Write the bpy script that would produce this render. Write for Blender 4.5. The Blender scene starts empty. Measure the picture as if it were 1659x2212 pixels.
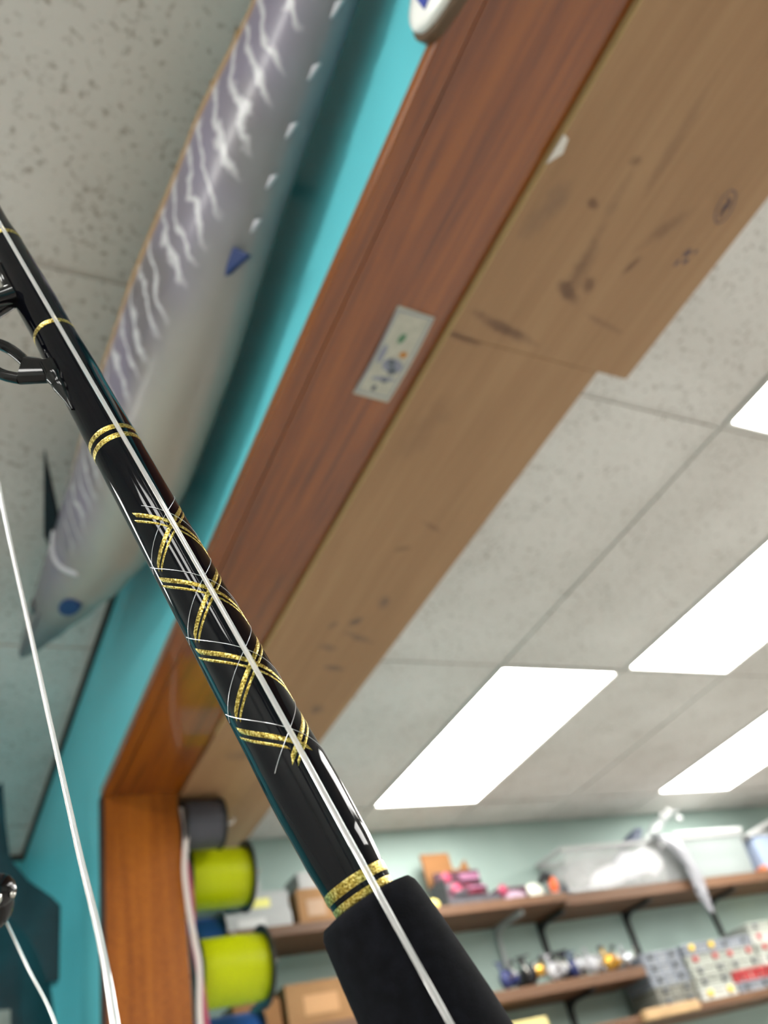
import bpy, bmesh, math, random
from mathutils import Vector, Matrix
random.seed(7)
SC = bpy.context.scene
COL = SC.collection
PI = math.pi
# ------------------------------------------------------------------ camera
# metres; camera at the origin, +x through the opening, +y along the wall, +z up
RIGHT = Vector((0.88170583, -0.41324175, -0.22765345))
DOWN = Vector((0.11891512, 0.66159144, -0.74037556))
FWD = Vector((0.45656766, 0.625722, 0.63246972))
FPX = 1776.66
cd = bpy.data.cameras.new('camera'); cam = bpy.data.objects.new('camera', cd); COL.objects.link(cam)
cd.sensor_fit = 'VERTICAL'; cd.sensor_height = 36.0; cd.lens = FPX / 2212 * 36.0
cd.clip_start = 0.01
cd.dof.use_dof = True; cd.dof.focus_distance = 0.275; cd.dof.aperture_fstop = 10.5
R = Matrix((RIGHT, -DOWN, -FWD)).transposed()
cam.matrix_world = R.to_4x4()
SC.camera = cam
# ------------------------------------------------------------------ world, exposure
w = bpy.data.worlds.new('world'); SC.world = w; w.use_nodes = True
w.node_tree.nodes['Background'].inputs[0].default_value = (0.5, 0.55, 0.6, 1)
w.node_tree.nodes['Background'].inputs[1].default_value = 0.05
SC.view_settings.view_transform = 'Standard'; SC.view_settings.look = 'None'
SC.view_settings.gamma = 1.0; SC.view_settings.use_curve_mapping = False
SC.view_settings.exposure = 0.62
PANEL_STRENGTH = 13.0

# ------------------------------------------------------------------ materials
def lin(c):
    return tuple(((v / 255) / 12.92 if v / 255 <= .04045 else ((v / 255 + .055) / 1.055) ** 2.4) for v in c) + (1,)
MATS = {}
class NT:
    def __init__(s, m): s.t = m.node_tree; s.n = s.t.nodes; s.l = s.t.links
    def new(s, ty, **k):
        n = s.n.new(ty)
        for a, v in k.items(): setattr(n, a, v)
        return n
    def link(s, a, b): s.l.new(a, b)
    def val(s, op, a, b=None, c=None, clamp=False):
        n = s.n.new('ShaderNodeMath'); n.operation = op; n.use_clamp = clamp
        for i, v in enumerate((a, b, c)):
            if v is None: continue
            if isinstance(v, (int, float)): n.inputs[i].default_value = v
            else: s.l.new(v, n.inputs[i])
        return n.outputs[0]
    def pos(s, scale=(1, 1, 1), rot=(0, 0, 0), obj=False):
        if obj: src = s.n.new('ShaderNodeTexCoord').outputs['Object']
        else: src = s.n.new('ShaderNodeNewGeometry').outputs['Position']
        mp = s.n.new('ShaderNodeMapping'); mp.inputs['Scale'].default_value = scale; mp.inputs['Rotation'].default_value = rot
        s.l.new(src, mp.inputs['Vector']); return mp.outputs[0]
    def noise(s, vec, scale, detail=3, rough=.5, dist=0):
        n = s.n.new('ShaderNodeTexNoise'); n.inputs['Scale'].default_value = scale; n.inputs['Detail'].default_value = detail
        n.inputs['Roughness'].default_value = rough; n.inputs['Distortion'].default_value = dist
        s.l.new(vec, n.inputs['Vector']); return n.outputs['Fac']
    def ramp(s, fac, stops):
        n = s.n.new('ShaderNodeValToRGB'); cr = n.color_ramp
        while len(cr.elements) < len(stops): cr.elements.new(.5)
        for e, (p, c) in zip(cr.elements, stops): e.position = p; e.color = c
        s.l.new(fac, n.inputs[0]); return n.outputs[0]
    def mix(s, fac, a, b):
        n = s.n.new('ShaderNodeMix'); n.data_type = 'RGBA'
        for i, v in ((0, fac), (6, a), (7, b)):
            if isinstance(v, (int, float, tuple)): n.inputs[i].default_value = v
            else: s.l.new(v, n.inputs[i])
        return n.outputs[2]
    def bump(s, h, strength, dist=.002):
        b = s.n.new('ShaderNodeBump'); b.inputs['Strength'].default_value = strength; b.inputs['Distance'].default_value = dist
        s.l.new(h, b.inputs['Height']); s.l.new(b.outputs[0], s.bsdf.inputs['Normal'])
def mat(name, col, rough=.5, metal=0, spec=.5, coat=0, trans=0, alpha=1, ior=1.45, emit=None, var=0, vscale=20, coat_rough=.03):
    if name in MATS: return MATS[name]
    m = bpy.data.materials.new(name); m.use_nodes = True; MATS[name] = m
    b = m.node_tree.nodes['Principled BSDF']
    c = lin(col)
    b.inputs['Base Color'].default_value = c; b.inputs['Roughness'].default_value = rough
    b.inputs['Metallic'].default_value = metal; b.inputs['Specular IOR Level'].default_value = spec
    b.inputs['Coat Weight'].default_value = coat; b.inputs['Coat Roughness'].default_value = coat_rough
    b.inputs['Transmission Weight'].default_value = trans; b.inputs['IOR'].default_value = ior
    b.inputs['Alpha'].default_value = alpha
    if emit: b.inputs['Emission Color'].default_value = lin(col); b.inputs['Emission Strength'].default_value = emit
    if var:
        t = NT(m); f = t.noise(t.pos(obj=True), vscale, 4)
        lo = tuple(v * (1 - var) for v in c[:3]) + (1,); hi = tuple(min(1, v * (1 + var)) for v in c[:3]) + (1,)
        t.link(t.ramp(f, [(.3, lo), (.7, hi)]), b.inputs['Base Color'])
    return m
def nmat(name, rough=.5, **k):
    m = mat(name, (128, 128, 128), rough, **k); t = NT(m); t.bsdf = m.node_tree.nodes['Principled BSDF']; t.out = t.bsdf.inputs['Base Color']
    return m, t

def ceiling_mat():
    m, t = nmat('acoustic_tile', .9, spec=.1)
    v = t.pos()
    n1 = t.noise(v, 70, 4, .62, .5); n2 = t.noise(v, 10, 3, .6)
    th = t.val('MULTIPLY_ADD', n2, -.22, .665)
    k = t.val('SUBTRACT', n1, th); k = t.val('MULTIPLY', k, 8, clamp=True)
    k2 = t.noise(v, 2.2, 2)
    base = t.ramp(k2, [(.35, lin((210, 206, 201))), (.65, lin((222, 219, 215)))])
    col = t.mix(t.val('MULTIPLY', k, .62), base, lin((120, 108, 92)))
    t.link(col, t.out); t.bump(t.val('MULTIPLY', k, -1), .5, .002)
    return m
def wood_mat(name, dark, mid, light, rough, coat, grain=(38, 1.6, 38), stains=()):
    m, t = nmat(name, rough, coat=coat, coat_rough=.06)
    v = t.pos(grain)
    n = t.noise(v, 1.0, 5, .6, .6); f = t.noise(t.pos((150, 5, 150)), 1, 2)
    n = t.val('MULTIPLY_ADD', f, .35, t.val('MULTIPLY', n, .75))
    col = t.ramp(n, [(.36, lin(dark)), (.52, lin(mid)), (.68, lin(light))])
    if stains:
        geo = t.new('ShaderNodeNewGeometry'); sep = t.new('ShaderNodeSeparateXYZ'); t.link(geo.outputs['Position'], sep.inputs[0])
        wob = t.noise(t.pos((1, 1, 1)), 28, 3, .7)
        for (x, y, rx, ry, ang, s, c) in stains:
            ca, sa = math.cos(ang), math.sin(ang)
            dx = t.val('SUBTRACT', sep.outputs[0], x); dy = t.val('SUBTRACT', sep.outputs[1], y)
            u = t.val('ADD', t.val('MULTIPLY', dx, ca / rx), t.val('MULTIPLY', dy, sa / rx))
            q = t.val('ADD', t.val('MULTIPLY', dx, -sa / ry), t.val('MULTIPLY', dy, ca / ry))
            r = t.val('ADD', t.val('MULTIPLY', u, u), t.val('MULTIPLY', q, q))
            r = t.val('ADD', r, t.val('MULTIPLY_ADD', wob, 2.4, -1.2))
            k = t.val('MULTIPLY_ADD', r, -.9, 1.0, clamp=True)
            col = t.mix(t.val('MULTIPLY', k, s), col, lin(c))
    t.link(col, t.out); t.bump(n, .08, .002)
    return m
def foam_mat():
    m, t = nmat('foam_rubber', .9, spec=.12)
    v = t.pos(); n = t.noise(v, 2600, 3, .7); n2 = t.noise(v, 300, 4)
    t.link(t.ramp(n2, [(.35, lin((9, 10, 14))), (.7, lin((17, 18, 24)))]), t.out); t.bump(n, .55, .0004)
    return m
def gold_mat():
    m, t = nmat('gold_thread', .32, metal=.85)
    v = t.pos(); n = t.noise(v, 1500, 2, .6)
    t.link(t.ramp(n, [(.36, lin((104, 86, 30))), (.5, lin((182, 158, 72))), (.68, lin((244, 232, 156)))]), t.out); t.bump(n, .6, .0003)
    return m
def fish_mat():
    m, t = nmat('fish_skin', .42, coat=.35, coat_rough=.2)
    a = t.new('ShaderNodeAttribute', attribute_name='fu').outputs['Fac']
    h = t.new('ShaderNodeAttribute', attribute_name='fh').outputs['Fac']
    nz = t.noise(t.pos(), 16, 3); nb = t.noise(t.pos(), 5, 2)
    ph = t.val('MULTIPLY', t.val('ABSOLUTE', t.val('SUBTRACT', h, .45)), -1.1)
    q = t.val('ADD', t.val('MULTIPLY_ADD', a, 46, ph), t.val('MULTIPLY', nz, 1.9))
    s = t.val('PINGPONG', q, .5)
    line = t.val('MULTIPLY_ADD', s, -7.5, 1.35, clamp=True)
    ext = t.val('MULTIPLY_ADD', a, -6, 3.1, clamp=True)
    msk = t.val('MULTIPLY', t.val('MULTIPLY_ADD', h, 4, t.val('MULTIPLY_ADD', ext, 1.5, 1.7), clamp=True), t.val('MULTIPLY_ADD', a, -12, 9.4, clamp=True))
    line = t.val('MULTIPLY', t.val('MULTIPLY', line, msk), .8)
    flank = t.ramp(nb, [(.35, lin((96, 92, 96))), (.6, lin((112, 106, 124)))])
    base = t.mix(t.val('MULTIPLY_ADD', t.val('ADD', h, t.val('MULTIPLY', nz, .3)), 1.7, t.val('MULTIPLY_ADD', ext, .6, 1.0), clamp=True), t.mix(t.val('MULTIPLY_ADD', a, 4, -1.2, clamp=True), lin((118, 125, 131)), lin((152, 145, 134))), flank)
    base = t.mix(t.val('MULTIPLY_ADD', a, 9, -7.2, clamp=True), base, lin((104, 103, 104)))
    col = t.mix(line, base, lin((196, 196, 200)))
    col = t.mix(t.val('MULTIPLY', t.val('MULTIPLY_ADD', h, 7, -2.9, clamp=True), t.val('MULTIPLY_ADD', a, -12, 8.6, clamp=True)), col, lin((168, 128, 72)))
    t.link(col, t.out)
    return m
def wall_mat(name, c, rough=.45, spec=.4):
    m, t = nmat(name, rough, spec=spec)
    n = t.noise(t.pos(), 3.0, 4); l = lin(c)
    t.link(t.ramp(n, [(.3, tuple(v * .94 for v in l[:3]) + (1,)), (.7, tuple(min(1, v * 1.05) for v in l[:3]) + (1,))]), t.out)
    t.bump(t.noise(t.pos(), 160, 3), .06, .002)
    return m

M_CEIL = ceiling_mat()
M_GRID = mat('grid_white', (205, 203, 198), .6)
M_TEAL = wall_mat('teal_paint', (94, 190, 202), .38)
M_MINT = wall_mat('mint_paint', (155, 174, 167), .6)
M_PALE = wall_mat('pale_wall', (224, 223, 218), .7)
M_FLOOR = wall_mat('floor_vinyl', (172, 166, 162), .5)
STAIN = wood_mat('stained_wood', (80, 34, 0), (122, 61, 5), (140, 76, 10), .36, .62)
JAMBW = wood_mat('jamb_wood', (118, 60, 10), (146, 80, 14), (166, 96, 22), .4, .3, grain=(38, 38, 1.6))
BR = (74, 46, 32); GY = (70, 60, 60)
PINE = wood_mat('pine_wood', (143, 110, 77), (152, 118, 84), (160, 127, 92), .6, .05, grain=(22, 1.1, 22), stains=[
    (.75, .43, .03, .012, .5, .65, BR), (.745, .39, .05, .016, 1.4, .35, BR), (.72, .232, .008, .012, 1.2, .6, BR), (.68, .512, .07, .012, .2, .7, BR),
    (.63, .545, .04, .008, .1, .6, BR), (.79, .95, .03, .007, .4, .5, BR), (.76, 1.02, .018, .008, -.5, .5, BR), (.70, .30, .012, .007, .4, .6, BR),
    (.80, 1.19, .014, .03, -.3, .6, GY), (.765, 1.26, .012, .02, .4, .7, GY), (.80, 1.32, .05, .012, .4, .45, GY), (.74, 1.36, .03, .014, .2, .5, GY), (.79, 1.44, .03, .012, .2, .6, GY),
    (.82, 1.62, .02, .025, .2, .5, GY), (.73, 1.62, .03, .04, .3, .5, GY), (.70, 1.85, .05, .03, .2, .35, GY), (.83, .30, .012, .05, .5, .35, BR), (.82, .36, .006, .02, .3, .6, BR),
    (.64, .33, .02, .05, .2, .3, GY), (.775, .41, .016, .010, .9, .6, BR), (.735, .33, .010, .10, -.12, .30, BR), (.76, .20, .010, .09, -.1, .25, BR), (.84, .46, .05, .006, .15, .35, BR), (.66, .72, .03, .09, .1, .2, BR), (.72, 1.28, .01, .02, .4, .5, GY)])
SHELFW = wood_mat('shelf_wood', (70, 47, 32), (96, 66, 44), (112, 80, 54), .6, 0, grain=(1.6, 38, 38))
FOAM = foam_mat(); GOLD = gold_mat(); FISH = fish_mat()
BLACK_GLOSS = mat('black_lacquer', (4, 5, 12), .03, spec=.3)
BLACK_FRAME = mat('black_frame', (7, 7, 10), .09, spec=.45)
BLACK_PLASTIC = mat('black_plastic', (22, 24, 27), .42)
SILVER = mat('silver_thread', (225, 226, 230), .3, metal=.7)
MONO = mat('clear_monofilament', (255, 255, 255), .05, trans=.66, ior=1.5, spec=.8)
STEEL = mat('steel', (190, 188, 182), .22, metal=1)
PANEL = mat('light_panel', (255, 253, 248), .4, emit=PANEL_STRENGTH)
DARKTRIM = mat('dark_trim', (52, 36, 30), .6)
PLY = mat('plywood_edge', (176, 150, 104), .7)

# ------------------------------------------------------------------ mesh helpers
ORG = {}
class MB:
    def __init__(s): s.v = []; s.f = []; s.at = {}
    def add(s, vs, fs):
        o = len(s.v); s.v += [Vector(p) for p in vs]; s.f += [tuple(i + o for i in f) for f in fs]; return s
    def box(s, x0, x1, y0, y1, z0, z1):
        return s.add([(x, y, z) for z in (z0, z1) for y in (y0, y1) for x in (x0, x1)],
                     [(0, 2, 3, 1), (4, 5, 7, 6), (0, 1, 5, 4), (2, 6, 7, 3), (0, 4, 6, 2), (1, 3, 7, 5)])
    def rings(s, rings, cap=True, closed=True):
        n = len(rings[0]); vs = [p for r in rings for p in r]; fs = []
        for i in range(len(rings) - 1):
            for j in range(n if closed else n - 1):
                k = (j + 1) % n; fs.append((i * n + j, i * n + k, (i + 1) * n + k, (i + 1) * n + j))
        if cap and closed: fs.append(tuple(range(n - 1, -1, -1))); fs.append(tuple((len(rings) - 1) * n + j for j in range(n)))
        return s.add(vs, fs)
    def tube(s, pts, r, n=10, cap=True):
        pts = [Vector(p) for p in pts]; rs = r if isinstance(r, (list, tuple)) else [r] * len(pts)
        rings = []; up = None
        for i, p in enumerate(pts):
            t = (pts[min(i + 1, len(pts) - 1)] - pts[max(i - 1, 0)]).normalized()
            if up is None: up = t.orthogonal().normalized()
            up = (up - t * up.dot(t)).normalized(); b = t.cross(up)
            rings.append([p + rs[i] * (math.cos(2 * PI * k / n) * up + math.sin(2 * PI * k / n) * b) for k in range(n)])
        return s.rings(rings, cap)
    def lathe(s, o, d, prof, n=24, cap=True):
        o = Vector(o); d = Vector(d).normalized(); u = d.orthogonal().normalized(); b = d.cross(u)
        return s.rings([[o + d * h + r * (math.cos(2 * PI * k / n) * u + math.sin(2 * PI * k / n) * b) for k in range(n)] for h, r in prof], cap)
    def ell(s, c, rx, ry, rz, n=12, m=8):
        c = Vector(c)
        return s.rings([[c + Vector((rx * math.sin(PI * (i + .02) / (m + .04)) * math.cos(2 * PI * k / n), ry * math.sin(PI * (i + .02) / (m + .04)) * math.sin(2 * PI * k / n), rz * math.cos(PI * (i + .02) / (m + .04)))) for k in range(n)] for i in range(m + 1)])
    def prism(s, poly, off):
        off = Vector(off); n = len(poly); a = [Vector(p) for p in poly]; b = [p + off for p in a]
        return s.add(a + b, [tuple(range(n - 1, -1, -1)), tuple(range(n, 2 * n))] + [(i, (i + 1) % n, n + (i + 1) % n, n + i) for i in range(n)])
    def build(s, name, m, parent=None, smooth=35, bevel=0, seg=2):
        me = bpy.data.meshes.new(name)
        if parent is not None: org = ORG[parent.name]
        else:
            lo = Vector([min(v[i] for v in s.v) for i in range(3)]); hi = Vector([max(v[i] for v in s.v) for i in range(3)])
            org = Vector(((lo.x + hi.x) / 2, (lo.y + hi.y) / 2, lo.z))
        me.from_pydata([v - org for v in s.v], [], s.f)
        bm = bmesh.new(); bm.from_mesh(me); bmesh.ops.recalc_face_normals(bm, faces=bm.faces); bm.to_mesh(me); bm.free()
        for k, vals in s.at.items():
            at = me.attributes.new(k, 'FLOAT', 'POINT'); at.data.foreach_set('value', vals)
        if smooth:
            me.polygons.foreach_set('use_smooth', [True] * len(me.polygons)); me.set_sharp_from_angle(angle=math.radians(smooth))
        me.materials.append(m)
        o = bpy.data.objects.new(name, me); COL.objects.link(o)
        if parent is not None: o.parent = parent
        else: o.location = org
        ORG[o.name] = org.copy()
        if bevel:
            md = o.modifiers.new('bevel', 'BEVEL'); md.width = bevel; md.segments = seg; md.limit_method = 'ANGLE'
        return o
def B(*a): return MB().box(*a)
def tag(o, label, cat=None, group=None, kind=None):
    if label: o['label'] = label
    if cat: o['category'] = cat
    if group: o['group'] = group
    if kind: o['kind'] = kind
    return o
def struct(o): o['kind'] = 'structure'; return o
def empty(name, loc, label=None, cat=None, group=None):
    o = bpy.data.objects.new(name, None); o.empty_display_size = .05; COL.objects.link(o); o.location = loc; ORG[o.name] = Vector(loc)
    return tag(o, label, cat, group)
def copy_tree(o, parent=None):
    c = o.copy(); COL.objects.link(c); c.parent = parent
    for ch in o.children: copy_tree(ch, c)
    return c

# ================================================================== STRUCTURE
FZ = -1.2; CZ = 1.43
XW0, XW1 = .4075, .605         # partition wall faces
SOF = .95; YJ = 2.08; YF = 3.66
XA, XB, YA = -3.2, 6.2, -3.4
struct(B(XA, .5, YA, YF, FZ - .05, FZ).build('floor', wall_mat('floor_carpet', (166, 159, 152), .9, .1)))
struct(B(.5, XB, YA, YF, FZ - .05, FZ).build('floor_far_room', M_FLOOR))
ceil = struct(B(XA, XB, YA, YF, CZ + .02, CZ + .07).build('ceiling', M_GRID))
struct(B(XA, XW0 + .05, YF, YF + .1, FZ, CZ + .05).build('wall_far_teal', M_TEAL))
struct(B(XW0 + .05, XB, YF, YF + .1, FZ, CZ + .05).build('wall_far_mint', M_MINT))
struct(B(XA - .1, XA, YA, YF, FZ, CZ + .05).build('wall_left', M_PALE))
struct(B(XB, XB + .1, YA, YF, FZ, CZ + .05).build('wall_right', M_PALE))
struct(B(XA, XB, YA - .1, YA, FZ, CZ + .05).build('wall_back', M_PALE))
# partition with the opening: header over it, wall beyond the jamb, wall behind the camera
part = MB().box(XW0, XW1, -1.7, YF, SOF + .02, CZ + .02).box(XW0, XW1, YJ + .02, YF, FZ, SOF + .02).box(XW0, XW1, YA, -1.7, FZ, CZ + .02)
struct(part.build('wall_partition', M_TEAL, smooth=0))
# dark crown strip where the teal wall meets the ceiling
struct(B(XW0 - .012, XW0 + .002, YA, YF, CZ - .022, CZ + .002).build('trim_1', DARKTRIM, smooth=0))
struct(B(-1.5, XW0, YF - .012, YF + .002, CZ - .022, CZ + .002).build('trim_2', DARKTRIM, smooth=0))
# opening lining: head board, corner strip, jamb board
struct(B(.4385, .612, -1.7, YJ + .02, SOF, SOF + .021).build('trim_3', STAIN, bevel=.0015)); bpy.data.objects['trim_3']['label'] = 'reddish stained varnished board lining the head of the opening'
struct(B(.4045, .4370, -1.7, YJ + .005, SOF - .004, SOF + .021).build('trim_4', STAIN, bevel=.003)); bpy.data.objects['trim_4']['label'] = 'narrow stained corner strip along the edge of the opening head'
struct(B(.413, .600, YJ, YJ + .021, FZ, SOF + .002).build('trim_5', JAMBW, bevel=.0015)); bpy.data.objects['trim_5']['label'] = 'orange stained jamb board of the opening'
struct(B(.4030, .4125, YJ - .003, YJ + .02, FZ, SOF - .003).build('trim_6', DARKTRIM, smooth=0))
# rough pine planks beside the head
pl1 = B(.606, .955, -1.7, .5446, SOF - .012, SOF + .012).build('trim_7', PINE, bevel=.001); struct(pl1); pl1['label'] = 'wide rough pine plank with ink stamps overhead'
pl2 = B(.606, .893, .545, YF, SOF - .012, SOF + .012).build('trim_8', PINE, bevel=.001); struct(pl2); pl2['label'] = 'narrower smudged pine plank overhead'
PINK = mat('stamp_ink', (96, 80, 82), .7)
def ring_pts(cx, cy, rx, ry, ang, n=20, z=SOF - .0123):
    return [(cx + rx * math.cos(a) * math.cos(ang) - ry * math.sin(a) * math.sin(ang), cy + rx * math.cos(a) * math.sin(ang) + ry * math.sin(a) * math.cos(ang), z) for a in [2 * PI * k / n for k in range(n)]]
def ring_band(mb, cx, cy, rx, ry, ang, wd, z=SOF - .0123, n=24):
    a = ring_pts(cx, cy, rx, ry, ang, n, z); b = ring_pts(cx, cy, rx - wd, ry - wd, ang, n, z)
    return mb.add(a + b, [(i, (i + 1) % n, n + (i + 1) % n, n + i) for i in range(n)])
mb = MB(); ring_band(mb, .898, .241, .014, .026, -.35, .003)
for q in range(4): mb.add(ring_pts(.897 + .003 * (q % 2), .232 + .006 * q, .0075, .0030, .6 + .3 * q, 8), [tuple(range(8))])
tag(mb.build('ink_stamp', PINK, pl1, smooth=0), 'faded oval ink stamp')
mb = MB()
for (px, py, rx, ry, a) in ((.893, .318, .005, .008, .3), (.900, .330, .004, .006, .6), (.888, .336, .003, .007, .1), (.905, .312, .0025, .004, .2)): mb.add(ring_pts(px, py, rx, ry, a, 10), [tuple(range(10))])
tag(mb.build('ink_stamp', PINK, pl1, smooth=0), 'faded ink mark')
# light plywood edge strip peeking between head board and planks
B(.6035, .6062, -1.7, 1.75, SOF - .0115, SOF + .004).build('edge_strip', PLY, pl2, smooth=0)
tag(MB().prism([(.604, .235, SOF - .0135), (.613, .238, SOF - .0135), (.617, .256, SOF - .0135), (.603, .275, SOF - .0135)], (0, 0, .001)).build('paper_scrap', mat('paper', (215, 212, 205), .8), pl1, smooth=0), 'torn scrap of white paper')

# ------------------------------------------------------------------ ceiling tiles, grid bars and troffer lights
def XL(i): return -.20 if i == 0 else .04 + .61 * i     # cut row of tiles against the partition
GX = [XL(i) for i in range(-6, 11)]; GY_ = [.90 + 1.235 * j for j in range(-4, 3)]
LIGHTS = {(3, 1), (4, 0), (3, -1), (6, 1), (6, -1), (8, 0), (4, -2), (-2, -1), (-2, -3), (-4, -3), (-4, 1)}
tile_cache = {}
def tile(x0, x1, y0, y1):
    g = .0075; k = (round(x1 - x0, 3), round(y1 - y0, 3))
    if k[0] < .03 or k[1] < .03: return
    if k not in tile_cache:
        hx, hy = k[0] / 2 - g, k[1] / 2 - g
        me = bpy.data.meshes.new('ceiling_tile')
        mb = MB().box(-hx, hx, -hy, hy, 0, .018); me.from_pydata(mb.v, [], mb.f); me.materials.append(M_CEIL); tile_cache[k] = me
    o = bpy.data.objects.new('ceiling_tile', tile_cache[k]); COL.objects.link(o); o.parent = ceil
    o.location = Vector(((x0 + x1) / 2, (y0 + y1) / 2, CZ)) - ORG['ceiling']
def troffer(x0, x1, y0, y1, label, group):
    e = empty('ceiling_light', ((x0 + x1) / 2, (y0 + y1) / 2, CZ), label, 'light', group)
    fr = MB(); t = .022; z0, z1 = CZ - .004, CZ + .02
    fr.box(x0 + .004, x1 - .004, y0 + .004, y0 + t, z0, z1).box(x0 + .004, x1 - .004, y1 - t, y1 - .004, z0, z1)
    fr.box(x0 + .004, x0 + t, y0 + t, y1 - t, z0, z1).box(x1 - t, x1 - .004, y0 + t, y1 - t, z0, z1)
    fr.build('frame', M_GRID, e, smooth=0)
    B(x0 + t, x1 - t, y0 + t, y1 - t, CZ + .001, CZ + .010).build('diffuser', PANEL, e, smooth=0)
LL = {(3, 1): 'lit white ceiling panel over the far shelves, touching corners with another panel', (4, 0): 'lit white ceiling panel set diagonally between two other panels', (3, -1): 'lit white ceiling panel beside the wide stamped pine plank',
      (6, 1): 'lit white ceiling panel over the plastic totes'}
for i in range(-6, 10):
    for j in range(-4, 2):
        x0, x1, y0, y1 = XL(i), XL(i + 1), .90 + 1.235 * j, .90 + 1.235 * (j + 1)
        if x1 < XA or x0 > XB: continue
        if (i, j) in LIGHTS:
            troffer(x0, x1, y0, y1, LL.get((i, j), 'lit white ceiling panel outside the view'), 'fluorescent ceiling panels'); continue
        x0 = max(x0, XA); x1 = min(x1, XB); y0 = max(y0, YA)
        if i == 0:
            tile(x0, XW0 - .002, y0, y1); tile(XW1 + .002, x1, y0, y1)
        else: tile(x0, x1, y0, y1)
for i in range(-6, 10):        # narrow cut tiles against the far wall
    x0, x1 = max(XA, XL(i)), min(XB, XL(i + 1))
    if x1 - x0 < .05: continue
    if i == 0: tile(x0, XW0 - .002, 3.37, YF); tile(XW1 + .002, x1, 3.37, YF)
    else: tile(x0, x1, 3.37, YF)
for x in GX:
    if XA < x < XB: B(x - .011, x + .011, YA, YF, CZ + .007, CZ + .02).build('grid_bar', M_GRID, ceil, smooth=0)
for y in GY_ + [3.37]:
    B(XA, XB, y - .011, y + .011, CZ + .0072, CZ + .02).build('grid_bar', M_GRID, ceil, smooth=0)

# ================================================================== FISHING ROD
A0 = Vector((0.1095, 0.2138, 0.0692)); D = Vector((-0.3454, 0.0155, 0.9383)).normalized()
E1 = Vector((-0.4835, -0.8599, -0.1638)); E1 = (E1 - D * E1.dot(D)).normalized()
E2 = D.cross(E1)
if E2.dot(RIGHT) < 0: E2 = -E2
RS = [(-.25, .0085), (-.03, .0085), (-.006, .0086), (-.004, .0090), (0, .0094), (.012, .0101), (.0286, .0105), (.054, .0101), (.119, .0095), (.160, .0092), (.176, .0091), (.186, .0090), (.195, .0089), (.207, .0088), (.213, .0090), (.225, .0088), (.243, .0083), (.262, .0084), (.270, .0083), (.285, .0079), (.305, .0075), (.32, .0066), (.55, .0052), (1.1, .003)]
def rad(s):
    for (a, ra), (b, rb) in zip(RS, RS[1:]):
        if a <= s <= b:
            t = (s - a) / (b - a); t = t * t * (3 - 2 * t); return ra + (rb - ra) * t
    return RS[-1][1]
def RP(s, phi, r): p = math.radians(phi); return A0 + D * s + r * (math.cos(p) * E1 + math.sin(p) * E2)
rod = empty('fishing_rod', A0 + D * -.25, 'glossy black fishing rod with gold diamond thread wrap and foam grip', 'fishing rod')
N = 72
ss = [-.25 + .004 * k for k in range(int(.57 / .004))] + [.32, .36, .45, .6, .8, 1.1]
MB().rings([[RP(s, 360 * k / N, rad(s)) for k in range(N)] for s in ss]).build('blank', BLACK_GLOSS, rod, smooth=60)
# foam foregrip
FP = [(-.0052, .0090), (-.0050, .0112), (-.0056, .0136), (-.0072, .0146), (-.0095, .0150), (-.02, .0159), (-.04, .0172), (-.06, .0178), (-.12, .0180), (-.2, .0178), (-.21, .015)]
MB().rings([[RP(s, 360 * k / N, r) for k in range(N)] for s, r in FP]).build('foregrip', FOAM, rod, smooth=50)
def band(s0, s1, lift=.00012):
    mb = MB(); k = 5
    mb.rings([[RP(s0 + (s1 - s0) * i / k, 360 * j / N, rad(s0 + (s1 - s0) * i / k) + (lift if 0 < i < k else lift * .3)) for j in range(N)] for i in range(k + 1)], cap=False)
    mb.build('gold_band', GOLD, rod, smooth=60)
for s0, s1 in ((.3035, .3062), (.2396, .2419), (.1764, .1787), (.1719, .1742), (-.0012, .0017), (-.0050, -.0027)): band(s0, s1)
KH = .000163; PER = .0294; C1 = .1287; PHC = 28.0
def ribbon(fs, p0, p1, wd, lift, skew=0):
    mb = MB(); n = 44; vs = []
    for i in range(n + 1):
        ph = p0 + (p1 - p0) * i / n
        for q in (-1, -.4, .4, 1):
            php = ph + skew * q
            s = fs(php) + q * wd / 2
            vs.append(RP(s, php, rad(s) + (lift if abs(q) < 1 else lift * .25)))
    mb.add(vs, [(i * 4 + j, i * 4 + j + 1, i * 4 + j + 5, i * 4 + j + 4) for i in range(n) for j in range(3)])
    return mb
for n in range(4):
    c = C1 - PER * n
    fa = lambda ph, c=c: c - KH * (ph - PHC)
    fb = lambda ph, c=c: c + KH * (ph - PHC)
    la = -36 if n == 0 else -56; ra = 112 if n < 3 else 42
    lb = -46 if n < 3 else 5; rb = 104
    off = .0030
    ribbon(fb, lb, rb, .0020, .00010, 3).build('gold_wrap', GOLD, rod)
    ribbon(lambda ph: fb(ph) - off * .9, lb + 6, rb, .0011, .00010, 2).build('gold_wrap', GOLD, rod)
    ribbon(fa, la, ra, .0020, .00017, -3).build('gold_wrap', GOLD, rod)
    if n < 3: ribbon(lambda ph: fa(ph) - off, la - 4, ra, .0011, .00017, -2).build('gold_wrap', GOLD, rod)
    else: ribbon(lambda ph: fa(ph) - off, la - 4, 10, .0011, .00017, -2).build('gold_wrap', GOLD, rod)
    # thin silver threads framing each diamond
    for sg, p0, p1 in ((-1, -70 if n else -12, 110), (1, -72 if n < 3 else -28, 100)):
        pts = []
        for i in range(50):
            ph = p0 + (p1 - p0) * i / 49; s = c + .0049 + sg * KH * (ph - PHC)
            pts.append(RP(s, ph, rad(s) + .00016))
        MB().tube(pts, .00010, 6).build('silver_thread', SILVER, rod)
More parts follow.
